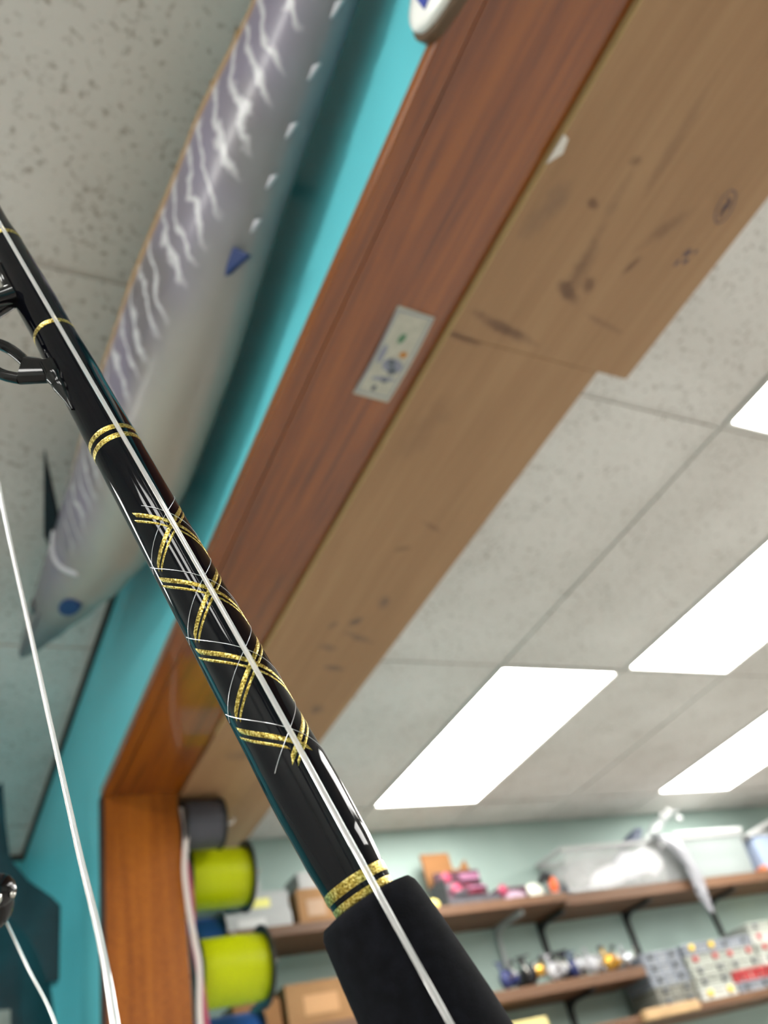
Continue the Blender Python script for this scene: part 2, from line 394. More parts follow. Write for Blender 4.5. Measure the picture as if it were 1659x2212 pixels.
# line guide: two wrapped feet, braced legs and a ring to the left of the blank
GPH = -78
feet = [RP(.262 + .002 * k, GPH + 26, rad(.262 + .002 * k) + .0004) for k in range(18)]
feet2 = [RP(.222 - .002 * k, GPH + 26, rad(.222 - .002 * k) + .0004) for k in range(14)]
gl = MB().tube(feet, [.0020] * 8 + [.0018] * 6 + [.0014, .001, .0008, .0005], 10).build('line_guide', BLACK_FRAME, rod, smooth=60)
MB().tube(feet2, [.0036] * 5 + [.0028] * 3 + [.0022, .0018, .0014, .001, .0008, .0005], 10).build('foot', BLACK_FRAME, gl, smooth=60)
rc = RP(.252, GPH, .040)
gd = (rc - RP(.252, GPH, 0)).normalized()
def leg(p0, p1, w0, w1, th):
    p0 = Vector(p0); p1 = Vector(p1); t = (p1 - p0).normalized(); wdir = t.cross(E1.cross(t)).normalized(); wdir = t.cross(E1).normalized(); nd = t.cross(wdir).normalized()
    mb = MB(); rings = []
    for i in range(9):
        f = i / 8; p = p0.lerp(p1, f); w_ = w0 + (w1 - w0) * f
        rings.append([p + wdir * (w_ * math.copysign(abs(math.cos(a)) ** .6, math.cos(a))) + nd * (th * math.copysign(abs(math.sin(a)) ** .6, math.sin(a))) for a in [2 * PI * k / 16 for k in range(16)]])
    return mb.rings(rings)
p_in = RP(.219, GPH + 22, rad(.22) + .0002)
p_out = RP(.232, GPH, .0275)
p_mid = p_in.lerp(p_out, .48)
leg(p_in, p_mid, .0050, .0062, .0028).build('leg', BLACK_FRAME, gl, smooth=60)
tdir = (p_out - p_in).normalized(); wd_ = tdir.cross(E1).normalized()
# the leg forks around an oval window before it reaches the ring
for sgn in (-1, 1):
    pts = [p_mid.lerp(p_out + D * .012, i / 8) + wd_ * (sgn * (.0042 + .0022 * math.sin(PI * i / 8))) for i in range(9)]
    MB().tube(pts, .0023, 10).build('leg', BLACK_FRAME, gl, smooth=60)
for dd in (-1, 1):
    a_ = RP(.266, GPH + 24 + 6 * dd, rad(.266) + .001); b_ = rc + D * .004 + E1 * (.008 * dd)
    MB().tube([a_, a_.lerp(b_, .35) + D * .001, b_], [.0042, .0032, .0026], 12).build('leg', BLACK_FRAME, gl, smooth=60)
# frame ring and bright insert around rc, axis along the rod
fr = MB(); u = E1; v = D.cross(E1)
def torus(o, ax, Rr, r, n=36, m=12):
    ax = Vector(ax).normalized(); uu = ax.orthogonal().normalized(); vv = ax.cross(uu); mb = MB()
    for i in range(n):
        a = 2 * PI * i / n; c = o + Rr * (math.cos(a) * uu + math.sin(a) * vv); rdir = (c - o).normalized()
        mb.v += [c + r * (math.cos(2 * PI * k / m) * rdir + math.sin(2 * PI * k / m) * ax) for k in range(m)]
    mb.f = [(i * m + k, i * m + (k + 1) % m, ((i + 1) % n) * m + (k + 1) % m, ((i + 1) % n) * m + k) for i in range(n) for k in range(m)]
    return mb
torus(rc, D + gd * .35, .0125, .0017).build('ring', BLACK_FRAME, gl, smooth=60)
torus(rc, D + gd * .35, .0104, .0011).build('ring_insert', STEEL, gl, smooth=60)

# fishing line along the rod, and two more lines to the left
def at_pt(s, ph, r): return RP(s, ph, r)
lp = [(-.26, 8, .0215), (-.0405, 10.5, .0194), (.10, 18.5, .0143), (.32, 14, .0100), (.5, 12, .0105)]
def smoothpts(pts, k=8):
    out = []
    P_ = [Vector(p) for p in pts]
    for i in range(len(P_) - 1):
        a, b, c, d = P_[max(i - 1, 0)], P_[i], P_[i + 1], P_[min(i + 2, len(P_) - 1)]
        for j in range(k):
            t = j / k; out.append(.5 * ((2 * b) + (c - a) * t + (2 * a - 5 * b + 4 * c - d) * t * t + (3 * b - a - 3 * c + d) * t ** 3))
    return out + [P_[-1]]
tag(MB().tube(smoothpts([at_pt(*q) for q in lp]), .00082, 14).build('fishing_line', MONO, smooth=80), 'clear thick fishing line running along the front of the black rod', 'fishing line')
l2 = [(-.025, .44, .85), (.008, .375, .45), (.015, .346, .343), (.035, .304, .196), (.043, .26, .107), (.044, .212, .043), (.040, .15, -.06), (.03, .05, -.30)]
tag(MB().tube(smoothpts(l2), .00095, 14).build('fishing_line', MONO, smooth=80), 'clear thick fishing line hanging free in front of the teal wall', 'fishing line')
# a second rod stands just outside the view; the black guide with its screw reaches in
c2 = Vector((.008, .484, .173)); d2 = Vector((-.17, 0, .985)).normalized()
rod2 = empty('fishing_rod', c2 - d2 * 1.35, 'second black fishing rod leaning outside the view, only a guide showing', 'fishing rod')
MB().lathe(c2 - d2 * 1.35, d2, [(0, .010), (.3, .010), (1.0, .008), (1.5, .006), (2.0, .004)], 24).build('blank', BLACK_GLOSS, rod2, smooth=60)
g2 = MB().lathe(c2 - d2 * .03, d2, [(0, .008), (.01, .0085), (.05, .0085), (.06, .008)], 24).build('line_guide', BLACK_FRAME, rod2, smooth=60)
gp = Vector((.0405, .4685, .1655)); gq = Vector((.0415, .477, .1565))
MB().tube(smoothpts([c2 + RIGHT * .004, c2.lerp(gp, .5) - DOWN * .004, gp + RIGHT * .001, gq + DOWN * .001, gq.lerp(c2, .5) + DOWN * .010, c2 + DOWN * .02]), .0052, 14).build('frame_loop', BLACK_FRAME, g2, smooth=60)
MB().ell(gp, .0088, .0085, .0088, 18, 12).build('roller_cheek', BLACK_FRAME, g2, smooth=60)
sc_ = MB().lathe(gp + RIGHT * .0022 - FWD * .0070, -FWD, [(0, .0034), (.0022, .0034), (.0030, .0028), (.0034, .0012), (.0035, .0004)], 20).build('screw', STEEL, g2, smooth=40)
MB().ell(gp + RIGHT * .0088 - FWD * .003, .0016, .0016, .0016, 12, 8).build('pin_head', STEEL, g2, smooth=60)
tag(MB().tube(smoothpts([gq + RIGHT * .003 - FWD * .002, (.045, .48, .157), (.055, .457, .125), (.063, .422, .091), (.070, .385, .04), (.085, .30, -.10), (.10, .20, -.30)]), .00085, 12).build('fishing_line', MONO, smooth=80), 'thin clear fishing line running down from the black guide with a screw', 'fishing line')

# ================================================================== MOUNTED FISH ON THE TEAL WALL
FY = [(-.32, .375, 1.24, .018, .012), (-.18, .372, 1.24, .022, .014), (-.02, .365, 1.23, .040, .024), (.15, .352, 1.215, .068, .040), (.30, .341, 1.205, .088, .050), (.50, .322, 1.195, .112, .062), (.80, .308, 1.175, .142, .078),
      (1.05, .302, 1.175, .150, .084), (1.30, .298, 1.20, .138, .082), (1.45, .288, 1.225, .120, .075), (1.60, .270, 1.25, .094, .062), (1.75, .246, 1.268, .064, .044), (1.86, .226, 1.276, .040, .028), (1.95, .210, 1.28, .014, .012), (1.965, .207, 1.28, .004, .004)]
def interp(tab, y):
    for a, b in zip(tab, tab[1:]):
        if a[0] <= y <= b[0]:
            t = (y - a[0]) / (b[0] - a[0]); t = t * t * (3 - 2 * t) * .35 + t * .65
            return [a[i] + (b[i] - a[i]) * t for i in range(1, len(a))]
    return list(tab[-1][1:])
fish = empty('mounted_fish', (.36, .8, 1.02), 'long silvery mounted fish with white zigzag bars and pale belly on teal wall', 'fish mount')
UPF = Vector((-.30, 0, .954)).normalized(); SDF = Vector((-.954, 0, -.30)).normalized()
mb = MB(); fu = []; fh = []; nn = 40; K = 90
rings = []
for i in range(K + 1):
    y = -.32 + 2.285 * i / K; x, z, hh, ht = interp(FY, y); ring = []
    for k in range(nn):
        a = 2 * PI * k / nn; cu, su = math.cos(a), math.sin(a)
        prof = math.copysign(abs(su) ** .9, su)
        x_ = x - .018
        ring.append(Vector((x_, y, z)) + UPF * hh * cu + SDF * ht * prof); fu.append((y + .32) / 2.285); fh.append(cu)
    rings.append(ring)
mb.rings(rings); mb.at = {'fu': fu, 'fh': fh}
mb.build('body', FISH, fish, smooth=70)
def fishpt(y, cu, side=1, out=1.0):
    x, z, hh, ht = interp(FY, y); su = math.sqrt(max(0, 1 - cu * cu)) * side
    return Vector((x - .018, y, z)) + (UPF * hh * cu + SDF * ht * su) * out
M_FINW = mat('fin_white', (186, 187, 194), .4, coat=.2); M_FINB = mat('fin_blue', (20, 44, 96), .5); M_FIND = mat('fin_dark', (16, 17, 22), .6, spec=.2); M_FINT = mat('fin_tan', (150, 116, 66), .5)
def fin(poly, th, name, m, parent, n_off):
    n_off = Vector(n_off).normalized() * th
    return MB().prism([Vector(p) - n_off / 2 for p in poly], n_off).build(name, m, parent, smooth=30, bevel=min(.002, th * .3))
for y in (.10, .17, .245, .32, .395, .465, .53):     # ventral finlets toward the tail
    b0 = fishpt(y, -.97); b1 = fishpt(y + .020, -.97)
    fin([b0, b1, b0.lerp(b1, .6) - UPF * .005, b0 - UPF * .013 - Vector((0, .010, 0))], .005, 'finlet', M_FINW, fish, SDF)
for y in (.08, .15, .22, .30, .38, .46):             # dorsal finlets
    b0 = fishpt(y, .98); b1 = fishpt(y + .032, .98)
    fin([b0, b1, b1 + UPF * .006, b0 + UPF * .020 - Vector((0, .014, 0))], .005, 'finlet', M_FINT, fish, SDF)
def oval_fin(c, ax, up, a, b, th, name, m):
    c = Vector(c); ax = Vector(ax).normalized(); up = Vector(up); up = (up - ax * up.dot(ax)).normalized()
    fin([c + ax * a * math.cos(2 * PI * k / 14) + up * b * math.sin(2 * PI * k / 14) for k in range(14)], th, name, m, fish, ax.cross(up))
b0 = fishpt(.60, -.90); fin([b0 + Vector((0, .035, 0)), b0 - Vector((0, .025, 0)), b0 - UPF * .030 - Vector((-.008, .034, 0)), b0 - UPF * .012 + Vector((.003, .004, 0))], .008, 'anal_fin', M_FINB, fish, SDF)
oval_fin(fishpt(1.56, -.80, 1, 1.06), (.25, -.85, -.3), (.6, 0, -.5), .045, .020, .010, 'pelvic_fin', M_FINB)
# dark pectoral fin standing off the flank
p = fishpt(1.50, .52, 1, 1.02)
fin([p, p + Vector((.018, -.05, -.012)), p + Vector((-.004, -.13, -.004)), p + Vector((-.050, -.27, .02)), p + Vector((-.030, -.13, .014)), p + Vector((-.014, -.02, .014))], .010, 'pectoral_fin', M_FIND, fish, (.3, .1, 1))
# low spiny dorsal fin, crescent tail
ds = [.65 + .04 * k for k in range(19)]
fin([fishpt(y, .99) for y in ds] + [fishpt(y, .99) + UPF * (.010 + .004 * (k % 2)) for k, y in reversed(list(enumerate(ds)))], .005, 'dorsal_fin', M_FINT, fish, SDF)
tb = Vector((.375, -.30, 1.24))
fin([tb + UPF * .02, tb + UPF * .13 + Vector((0, -.14, 0)), tb + UPF * .10 + Vector((0, -.15, 0)), tb + Vector((0, -.06, 0)), tb - UPF * .10 + Vector((0, -.15, 0)), tb - UPF * .13 + Vector((0, -.14, 0)), tb - UPF * .02], .012, 'tail_fin', M_FIND, fish, SDF)
# head: gill cover edge, eye, jaw line
MB().tube([fishpt(1.42 + .05 * math.sin(PI * k / 12), .75 - 1.35 * k / 12, 1, 1.01) for k in range(13)], .006, 8).build('gill_cover', M_FINW, fish, smooth=60)
e_ = fishpt(1.72, .22, 1, .96); MB().ell(e_, .010, .022, .020, 16, 10).build('eye', mat('eye_dark', (20, 24, 34), .08, coat=1), fish, smooth=70)
MB().tube([fishpt(1.70 + .02 * k, -.30 - .01 * k, 1, 1.01) for k in range(13)], .004, 8).build('mouth', mat('mouth_dark', (92, 92, 100), .5), fish, smooth=60)
MB().tube([(.33, .55, 1.27), (.411, .55, 1.27)], .012, 12).build('hanger', BLACK_PLASTIC, fish); MB().tube([(.33, 1.25, 1.27), (.411, 1.25, 1.27)], .012, 12).build('hanger', BLACK_PLASTIC, fish)

# second mount near the corner, hung tail up and edge-on to the wall: dark back, pale belly
M_DKF = mat('dark_fish', (24, 60, 70), .3, coat=.5, var=.35, vscale=9); M_PLF = mat('pale_fish', (140, 152, 148), .35, coat=.4, var=.3, vscale=11)
TFY = 2.35
tf = empty('mounted_fish', (.2, TFY, -.3), 'dark teal mounted fish hung tail up on the teal wall near the corner', 'fish mount')
TY = [(-.30, .03, .02), (-.15, .12, .05), (.10, .185, .075), (.35, .195, .08), (.52, .185, .07), (.62, .17, .055), (.70, .145, .040), (.76, .10, .030), (.80, .05, .022)]
rows = []; rp = []
for i in range(31):
    zz = -.30 + 1.10 * i / 30; hw, ht = interp(TY, zz); cx = .163
    rows.append([Vector((cx + hw * math.cos(a), TFY - ht * math.sin(a), zz)) for a in [2 * PI * k / 32 for k in range(32)]])
    rp.append([Vector((cx + hw * 1.01 * math.cos(a), TFY - (ht + .004) * math.sin(a), zz)) for a in [PI * (.36 + .50 * k / 12) for k in range(13)]])
MB().rings(rows).build('body', M_DKF, tf, smooth=70)
MB().rings(rp[:24], cap=False, closed=False).build('belly', M_PLF, tf, smooth=70)
fin([TFP for TFP in [(.352, TFY, .60), (.352, TFY, .775), (.330, TFY, .800), (.272, TFY, .845), (.226, TFY, .905), (.210, TFY, 1.00), (.196, TFY, 1.115), (.180, TFY, 1.10), (.150, TFY, .98), (.05, TFY, .80), (.05, TFY, .60)]], .045, 'tail_fin', M_DKF, tf, (0, 1, 0))
MB().tube([(.30, TFY, .45), (.411, TFY, .45)], .025, 12).build('hanger', BLACK_PLASTIC, tf)

# ================================================================== OVAL SIGN, BANKNOTE
sg = empty('oval_sign', (.395, .06, .90), 'white oval sign with brown rim and blue script on teal wall', 'sign')
def ovalprof(yc, zc, a, b, x, n=64): return [Vector((x, yc + a * math.cos(2 * PI * k / n), zc + b * math.sin(2 * PI * k / n))) for k in range(n)]
MB().rings([ovalprof(.064, .978, .150 + da, .074 + da, x) for x, da in ((.4042, 0), (.393, 0), (.391, -.002))]).build('rim', mat('sign_rim', (92, 70, 50), .5), sg, smooth=40)
MB().rings([ovalprof(.064, .978, .143 + da, .067 + da, x) for x, da in ((.393, 0), (.385, 0), (.382, -.003), (.3805, -.012), (.380, -.03))]).build('face', mat('sign_white', (240, 240, 236), .25, coat=.5), sg, smooth=50)
M_INK = mat('blue_ink', (44, 62, 150), .5)
def text_mesh(s, size, mw, name, m, parent, ext=.0006, bold=0):
    cu = bpy.data.curves.new('lettering', 'FONT'); cu.body = s; cu.size = size; cu.extrude = ext; cu.offset = bold; cu.resolution_u = 3
    o = bpy.data.objects.new('lettering', cu); COL.objects.link(o)
    dg = bpy.context.evaluated_depsgraph_get(); me = bpy.data.meshes.new_from_object(o.evaluated_get(dg))
    vs = [mw @ v.co for v in me.vertices]; fs = [tuple(p.vertices) for p in me.polygons]
    bpy.data.objects.remove(o); bpy.data.curves.remove(cu)
    return MB().add(vs, fs).build(name, m, parent, smooth=0)
mw = Matrix(((0, 0, -1, .3797), (-1, 0, 0, .184), (.0, 1, 0, .955), (0, 0, 0, 1)))
text_mesh('Len', .075, mw, 'lettering', M_INK, sg, bold=.0006)

bn = empty('banknote', (.5455, .609, SOF - .002), 'paper banknote stuck to the varnished head board of the opening', 'banknote')
bx0, bx1, by0, by1 = .5145, .5770, .527, .692
M_BILL = mat('banknote_paper', (178, 179, 166), .7, var=.10, vscale=60)
M_BINK = mat('banknote_ink', (88, 96, 104), .8); M_BGRN = mat('banknote_green', (86, 128, 100), .8); M_BORG = mat('banknote_orange', (176, 122, 62), .8); M_BBLUE = mat('banknote_blue', (136, 142, 158), .8)
def bz(x, y): return SOF - .0012 - .0018 * abs(math.sin(17 * (y - by0))) - .0012 * (x - bx0) / .06
mb = MB(); nx, ny = 6, 14
for lay in (0, 1):
    mb.v += [Vector((bx0 + (bx1 - bx0) * i / nx + .002 * math.sin(3 * j / ny), by0 + (by1 - by0) * j / ny + .003 * i / nx, bz(bx0 + (bx1 - bx0) * i / nx, by0 + (by1 - by0) * j / ny) + (.0003 if lay else 0))) for j in range(ny + 1) for i in range(nx + 1)]
n0 = (nx + 1) * (ny + 1)
mb.f += [(j * (nx + 1) + i, j * (nx + 1) + i + 1, (j + 1) * (nx + 1) + i + 1, (j + 1) * (nx + 1) + i) for j in range(ny) for i in range(nx)]
mb.f += [tuple(n0 + q for q in f) for f in mb.f]
mb.build('paper', M_BILL, bn, smooth=60)
def blot(y, x, rx, ry, a, m, name):
    cx = bx0 + (bx1 - bx0) * x; cy = by0 + (by1 - by0) * y
    pts = ring_pts(cx, cy, rx, ry, a, 16, 0); pts = [(p[0], p[1], bz(p[0], p[1]) - .0004) for p in pts]
    MB().add(pts + [(cx, cy, bz(cx, cy) - .0004)], [(k, (k + 1) % 16, 16) for k in range(16)]).build(name, m, bn, smooth=0)
blot(.30, .48, .005, .009, .2, M_BGRN, 'seal'); blot(.46, .72, .0065, .006, 0, M_BORG, 'inkwell'); blot(.60, .60, .018, .013, .2, M_BBLUE, 'portrait'); blot(.585, .55, .006, .010, -.5, M_BINK, 'portrait_shade')
blot(.66, .66, .007, .007, .3, M_BINK, 'portrait_shade'); blot(.76, .55, .020, .004, -.15, M_BBLUE, 'banner'); blot(.77, .60, .006, .006, 0, M_BINK, 'banner'); blot(.885, .44, .004, .006, .2, M_BINK, 'seal'); blot(.50, .2, .005, .018, 0, M_BBLUE, 'banner')
for (xa, xb, ya, yb) in ((.04, .08, .04, .96), (.92, .95, .04, .96), (.04, .95, .035, .05), (.04, .95, .95, .965)):
    X0, X1, Y0, Y1 = bx0 + .0625 * xa, bx0 + .0625 * xb, by0 + .165 * ya, by0 + .165 * yb; vs = []; k = 10
    for i in range(k + 1):
        for xx in (X0, X1): y_ = Y0 + (Y1 - Y0) * i / k; vs.append((xx, y_, bz(xx, y_) - .0003))
    MB().add(vs, [(2 * i, 2 * i + 1, 2 * i + 3, 2 * i + 2) for i in range(k)]).build('border', M_BBLUE, bn, smooth=0)

# ================================================================== LINE SPOOLS ON PEGS BEHIND THE JAMB
def winding(name, c, ty='y'):
    m, t = nmat(name, .4, spec=.3)
    f = t.noise(t.pos((420, 8, 8)), 1, 2); l = lin(c)
    t.link(t.ramp(f, [(.3, tuple(v * .86 for v in l[:3]) + (1,)), (.7, l)]), t.out); t.bump(f, .15, .001); return m
M_LIME = winding('lime_line', (188, 200, 0)); M_BLUE = winding('blue_line', (40, 92, 170)); M_CHAR = winding('charcoal_line', (74, 76, 84))
M_DPL = mat('spool_black', (20, 27, 29), .35)
def spool(x0, x1, y, z, rw, rf, m, label, group):
    e = empty('line_spool', ((x0 + x1) / 2, y, z - rf), label, 'spool', group); a = Vector((1, 0, 0)); t = .007
    for xx in (x0, x1 - t):
        MB().lathe((xx, y, z), a, [(0, rf * .96), (.001, rf), (t - .001, rf), (t, rf * .96)], 48).build('flange', M_DPL, e, smooth=50)
    L_ = x1 - x0 - 2 * t
    MB().lathe((x0 + t, y, z), a, [(0, rw * .97)] + [(L_ * k / 12, rw * (1 - .012 * abs(k / 6 - 1) ** 2)) for k in range(1, 12)] + [(L_, rw * .97)], 48).build('line_winding', m, e, smooth=50)
    MB().lathe((x1, y, z), a, [(-.001, rf * .45), (.0015, rf * .45), (.0015, rf * .2), (-.004, rf * .2)], 32).build('hub', BLACK_PLASTIC, e, smooth=40)
    peg = tag(MB().tube([(XW1 - .01, y, z), (x1 + .03, y, z), (x1 + .038, y, z + .012)], .004, 10).build('spool_peg', STEEL, smooth=50), 'steel peg carrying the ' + label.replace(' with black flanges', ''), 'peg')
spool(.643, .820, 2.24, .778, .076, .093, M_LIME, 'lime yellow line spool with black flanges below the charcoal spool', 'bulk line spools')
spool(.638, .822, 2.20, .538, .078, .096, M_LIME, 'lime yellow line spool with black flanges between two blue spools', 'bulk line spools')
spool(.607, .718, 2.105, .872, .062, .066, M_CHAR, 'charcoal grey line spool just under the pine plank', 'bulk line spools')
spool(.655, .785, 2.40, .672, .055, .066, M_BLUE, 'blue line spool half hidden behind the upper lime spool', 'bulk line spools')
spool(.650, .835, 2.33, .400, .066, .080, M_BLUE, 'blue line spool hanging below the lower lime spool', 'bulk line spools')
# wavy clear packet strips hung along the jamb edge
M_STRIP = mat('packet_plastic', (214, 206, 202), .25, coat=.5); M_PINK = mat('pink_card', (168, 70, 96), .6)
def strip(pts, wd, name, m, label):
    vs = []
    for x, y, z in smoothpts(pts, 6):
        for k in (0, 1): vs += [(x + wd * k, y, z), (x + wd * k, y + .004, z)]
    n = len(vs) // 4
    fs = []
    for i in range(n - 1):
        a = 4 * i; b = a + 4; fs += [(a, a + 2, b + 2, b), (a + 1, b + 1, b + 3, a + 3), (a, b, b + 1, a + 1), (a + 2, a + 3, b + 3, b + 2)]
    return tag(MB().add(vs, fs).build(name, m, smooth=40), label, 'packaging')
strip([(.600, 2.068, .905), (.606, 2.066, .85), (.600, 2.064, .80), (.594, 2.066, .74), (.598, 2.068, .66), (.606, 2.066, .58), (.612, 2.066, .52), (.604, 2.066, .42), (.606, 2.066, .30)], .013, 'hanging_strip', M_STRIP, 'wavy whitish plastic strip hanging along the edge of the orange jamb')
strip([(.606, 2.10, .90), (.600, 2.10, .84), (.610, 2.10, .76), (.616, 2.10, .68), (.612, 2.10, .60), (.620, 2.10, .52), (.626, 2.10, .45), (.630, 2.10, .33)], .014, 'hanging_strip', M_PINK, 'dull pink card strip hanging behind the whitish plastic strip')

# ================================================================== FAR WALL SHELVES
def board(name, x0, x1, y0, z0, z1, label, m=SHELFW, cat='shelf'):
    e = tag(B(x0, x1, y0, YF, z0, z1).build(name, m, bevel=.003), label, cat); return e
ZS = .958
board('wall_shelf', .70, 2.815, 3.345, ZS - .040, ZS, 'upper brown wall shelf board holding white cartons and the pink display')
board('wall_shelf', 2.820, 5.9, 3.385, ZS - .052, ZS, 'upper brown wall shelf board holding the plastic totes')
ZL = .604
board('wall_shelf', 1.0, 3.165, 3.40, ZL - .045, ZL, 'middle brown wall shelf board under the fishing reels')
ZO = .405
board('wall_shelf', 1.6, 5.9, 3.36, ZO - .035, ZO, 'lowest brown wall shelf board under the tackle boxes')
tag(B(3.0, 3.34, 3.325, 3.362, ZO - .03, ZO + .012).build('wood_batten', mat('light_wood', (176, 144, 104), .5, var=.1), bevel=.004), 'pale wooden batten along the front edge of the lowest shelf', 'batten')
M_IRON = mat('black_iron', (24, 26, 27), .45); M_GREYB = mat('grey_bracket', (168, 172, 172), .4)
def bracket(x, ztop, drop, yfront, m, label, w_=.013):
    e = empty('shelf_bracket', (x, YF, ztop - drop), label, 'bracket', 'shelf brackets')
    B(x - w_, x + w_, YF - .022, YF + .001, ztop - drop, ztop + .001).build('upright', m, e, bevel=.003)
    B(x - w_, x + w_, yfront, YF - .015, ztop - .020, ztop + .001).build('arm', m, e, bevel=.003)
    pts = [(x, YF - .014, ztop - .075), (x, YF - .028, ztop - .035), (x, YF - .07, ztop - .012)]
    MB().tube(smoothpts(pts, 5), .009, 8).build('brace', m, e, smooth=60)
bracket(2.565, ZS - .040, .22, 3.40, M_GREYB, 'grey shelf bracket under the left upper shelf board', .010)
bracket(2.83, ZS - .052, .30, 3.43, M_IRON, 'black shelf bracket above the jumble of reels')
bracket(3.40, ZS - .052, .28, 3.43, M_IRON, 'black shelf bracket between the reels and the tackle boxes')
bracket(4.04, ZS - .052, .28, 3.43, M_IRON, 'black shelf bracket above the tackle boxes, beside the hanging bag tail')
bracket(2.85, ZL - .045, .40, 3.44, M_IRON, 'black shelf bracket under the middle shelf board')
bracket(4.35, ZO - .035, .25, 3.42, M_IRON, 'black shelf bracket under the lowest shelf board')

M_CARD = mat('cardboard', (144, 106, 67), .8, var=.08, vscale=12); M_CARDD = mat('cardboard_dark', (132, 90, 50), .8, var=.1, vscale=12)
M_WHITEB = mat('white_carton', (162, 163, 162), .5); M_TAPE = mat('tape', (214, 178, 130), .3)
def carton(x0, x1, y0, y1, z0, z1, m, label, open_=False, rz=0, extra=None):
    e = empty('carton', ((x0 + x1) / 2, (y0 + y1) / 2, z0), label, 'box')
    B(x0, x1, y0, y1, z0, z1).build('body', m, e, bevel=.003)
    xm = (x0 + x1) / 2
    B(x0 + .004, xm - .001, y0 + .004, y1 - .004, z1 - .001, z1 + .003).build('flap', m, e, smooth=0); B(xm + .001, x1 - .004, y0 + .004, y1 - .004, z1 - .001, z1 + .003).build('flap', m, e, smooth=0)
    if extra: extra(e, x0, x1, y0, y1, z0, z1)
    e.rotation_euler.z = rz
    return e
def lab(c): 
    def f(e, x0, x1, y0, y1, z0, z1): B(x0 + (x1 - x0) * .2, x0 + (x1 - x0) * .6, y0 - .0015, y0 + .001, z0 + (z1 - z0) * .25, z0 + (z1 - z0) * .7).build('printed_label', mat('label_' + c[0], c[1], .6), e, smooth=0)
    return f
carton(1.13, 1.42, 3.40, 3.62, ZS, 1.032, M_WHITEB, 'flat white carton at the bottom of the white pile', extra=lab(('grey', (200, 200, 198))))
carton(1.21, 1.425, 3.42, 3.62, 1.035, 1.115, M_WHITEB, 'white carton with yellow label in the middle of the white pile', extra=lab(('yellow', (226, 220, 130))))
carton(1.20, 1.315, 3.44, 3.60, 1.118, 1.182, M_WHITEB, 'small white carton on top of the white pile', extra=lab(('amber', (206, 170, 70))))
carton(1.452, 1.66, 3.40, 3.62, ZS, 1.105, M_CARD, 'brown cardboard carton beside the white pile', extra=lab(('kraft', (164, 134, 108))))
carton(1.50, 1.78, 3.47, 3.64, 1.108, 1.20, M_WHITEB, 'long pale carton lying on the brown carton')
carton(1.352, 1.72, 3.425, 3.63, ZL, .756, M_CARD, 'large brown carton on the middle shelf', extra=lab(('brown', (180, 134, 88))))
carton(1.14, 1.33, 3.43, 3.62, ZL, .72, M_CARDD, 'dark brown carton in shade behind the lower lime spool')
carton(2.24, 2.52, 3.40, 3.60, ZO, .478, mat('cream_carton', (196, 182, 122), .6), 'cream yellow carton on the lowest shelf')
tag(MB().ell((2.115, 3.43, ZS + .028), .032, .032, .028, 20, 12).build('float_ball', mat('float_yellow', (226, 212, 120), .4), smooth=70), 'small pale yellow float on the shelf edge beside the pink display', 'float')

# display carton with torn cardboard back and pink-dotted blister packs
dx = empty('display_carton', (2.33, 3.5, ZS), 'torn open cardboard display carton full of black and pink packs', 'box')
M_DGREY = mat('pack_dark', (62, 60, 66), .45, var=.25, vscale=30); M_DPINK = mat('pack_pink', (150, 50, 78), .45); M_MAUVE = mat('pack_mauve', (62, 28, 42), .5, var=.3, vscale=25)
MB().prism([(2.205, 3.56, ZS + .05), (2.195, 3.56, 1.265), (2.355, 3.56, 1.262), (2.358, 3.56, 1.185), (2.395, 3.56, 1.180), (2.44, 3.56, 1.225), (2.475, 3.56, 1.10), (2.475, 3.56, ZS + .05)], (0, .012, 0)).build('back_panel', M_CARDD, dx, smooth=0)
B(2.185, 2.475, 3.40, 3.572, ZS, ZS + .045).build('tray', M_DGREY, dx, bevel=.003)
B(2.195, 2.200, 3.41, 3.56, ZS + .04, 1.10).build('side_panel', M_DGREY, dx, smooth=0)
def pack(x, y, z, wd, hgt, label, tilt=0):
    e = empty('blister_pack', (x, y, z), label, 'packaging', 'packs with pink discs in the display')
    B(x - wd / 2, x + wd / 2, y, y + .03, z, z + hgt).build('card', M_MAUVE, e, bevel=.004)
    MB().lathe((x - wd * .28, y + .004, z + hgt * .80), (0, -1, 0), [(0, .026), (.010, .026), (.013, .022)], 20).build('pink_disc', M_DPINK, e, smooth=40)
    B(x + wd * .02, x + wd * .46, y - .012, y + .002, z + hgt * .66, z + hgt * .88).build('title_panel', mat('pack_lilac', (132, 86, 112), .5), e, bevel=.004)
    MB().ell((x + wd * .15, y, z + hgt * .38), wd * .26, .02, hgt * .18, 14, 8).build('blister', mat('pack_rose', (112, 36, 56), .4), e, smooth=60)
    MB().ell((x - wd * .2, y, z + hgt * .40), wd * .2, .018, hgt * .26, 14, 8).build('blister', M_DGREY, e, smooth=60)
    e.rotation_euler.z = tilt
pack(2.335, 3.50, ZS + .045, .25, .15, 'black and pink pack standing upright at the back of the torn display')
pack(2.320, 3.425, ZS + .045, .22, .055, 'low black and pink pack at the front of the torn display')
pp = empty('flat_pack', (2.565, 3.5, ZS), 'low dark packet with pale lilac window beside the torn display', 'packaging')
B(2.482, 2.660, 3.43, 3.56, ZS, ZS + .075).build('body', M_MAUVE, pp, bevel=.004); MB().ell((2.575, 3.432, ZS + .030), .065, .012, .026, 16, 8).build('window', mat('pack_window', (160, 138, 154), .3), pp, smooth=60)
MB().lathe((2.515, 3.43, ZS + .062), (0, -1, 0), [(0, .024), (.01, .024), (.013, .02)], 20).build('pink_disc', M_DPINK, pp, smooth=40)

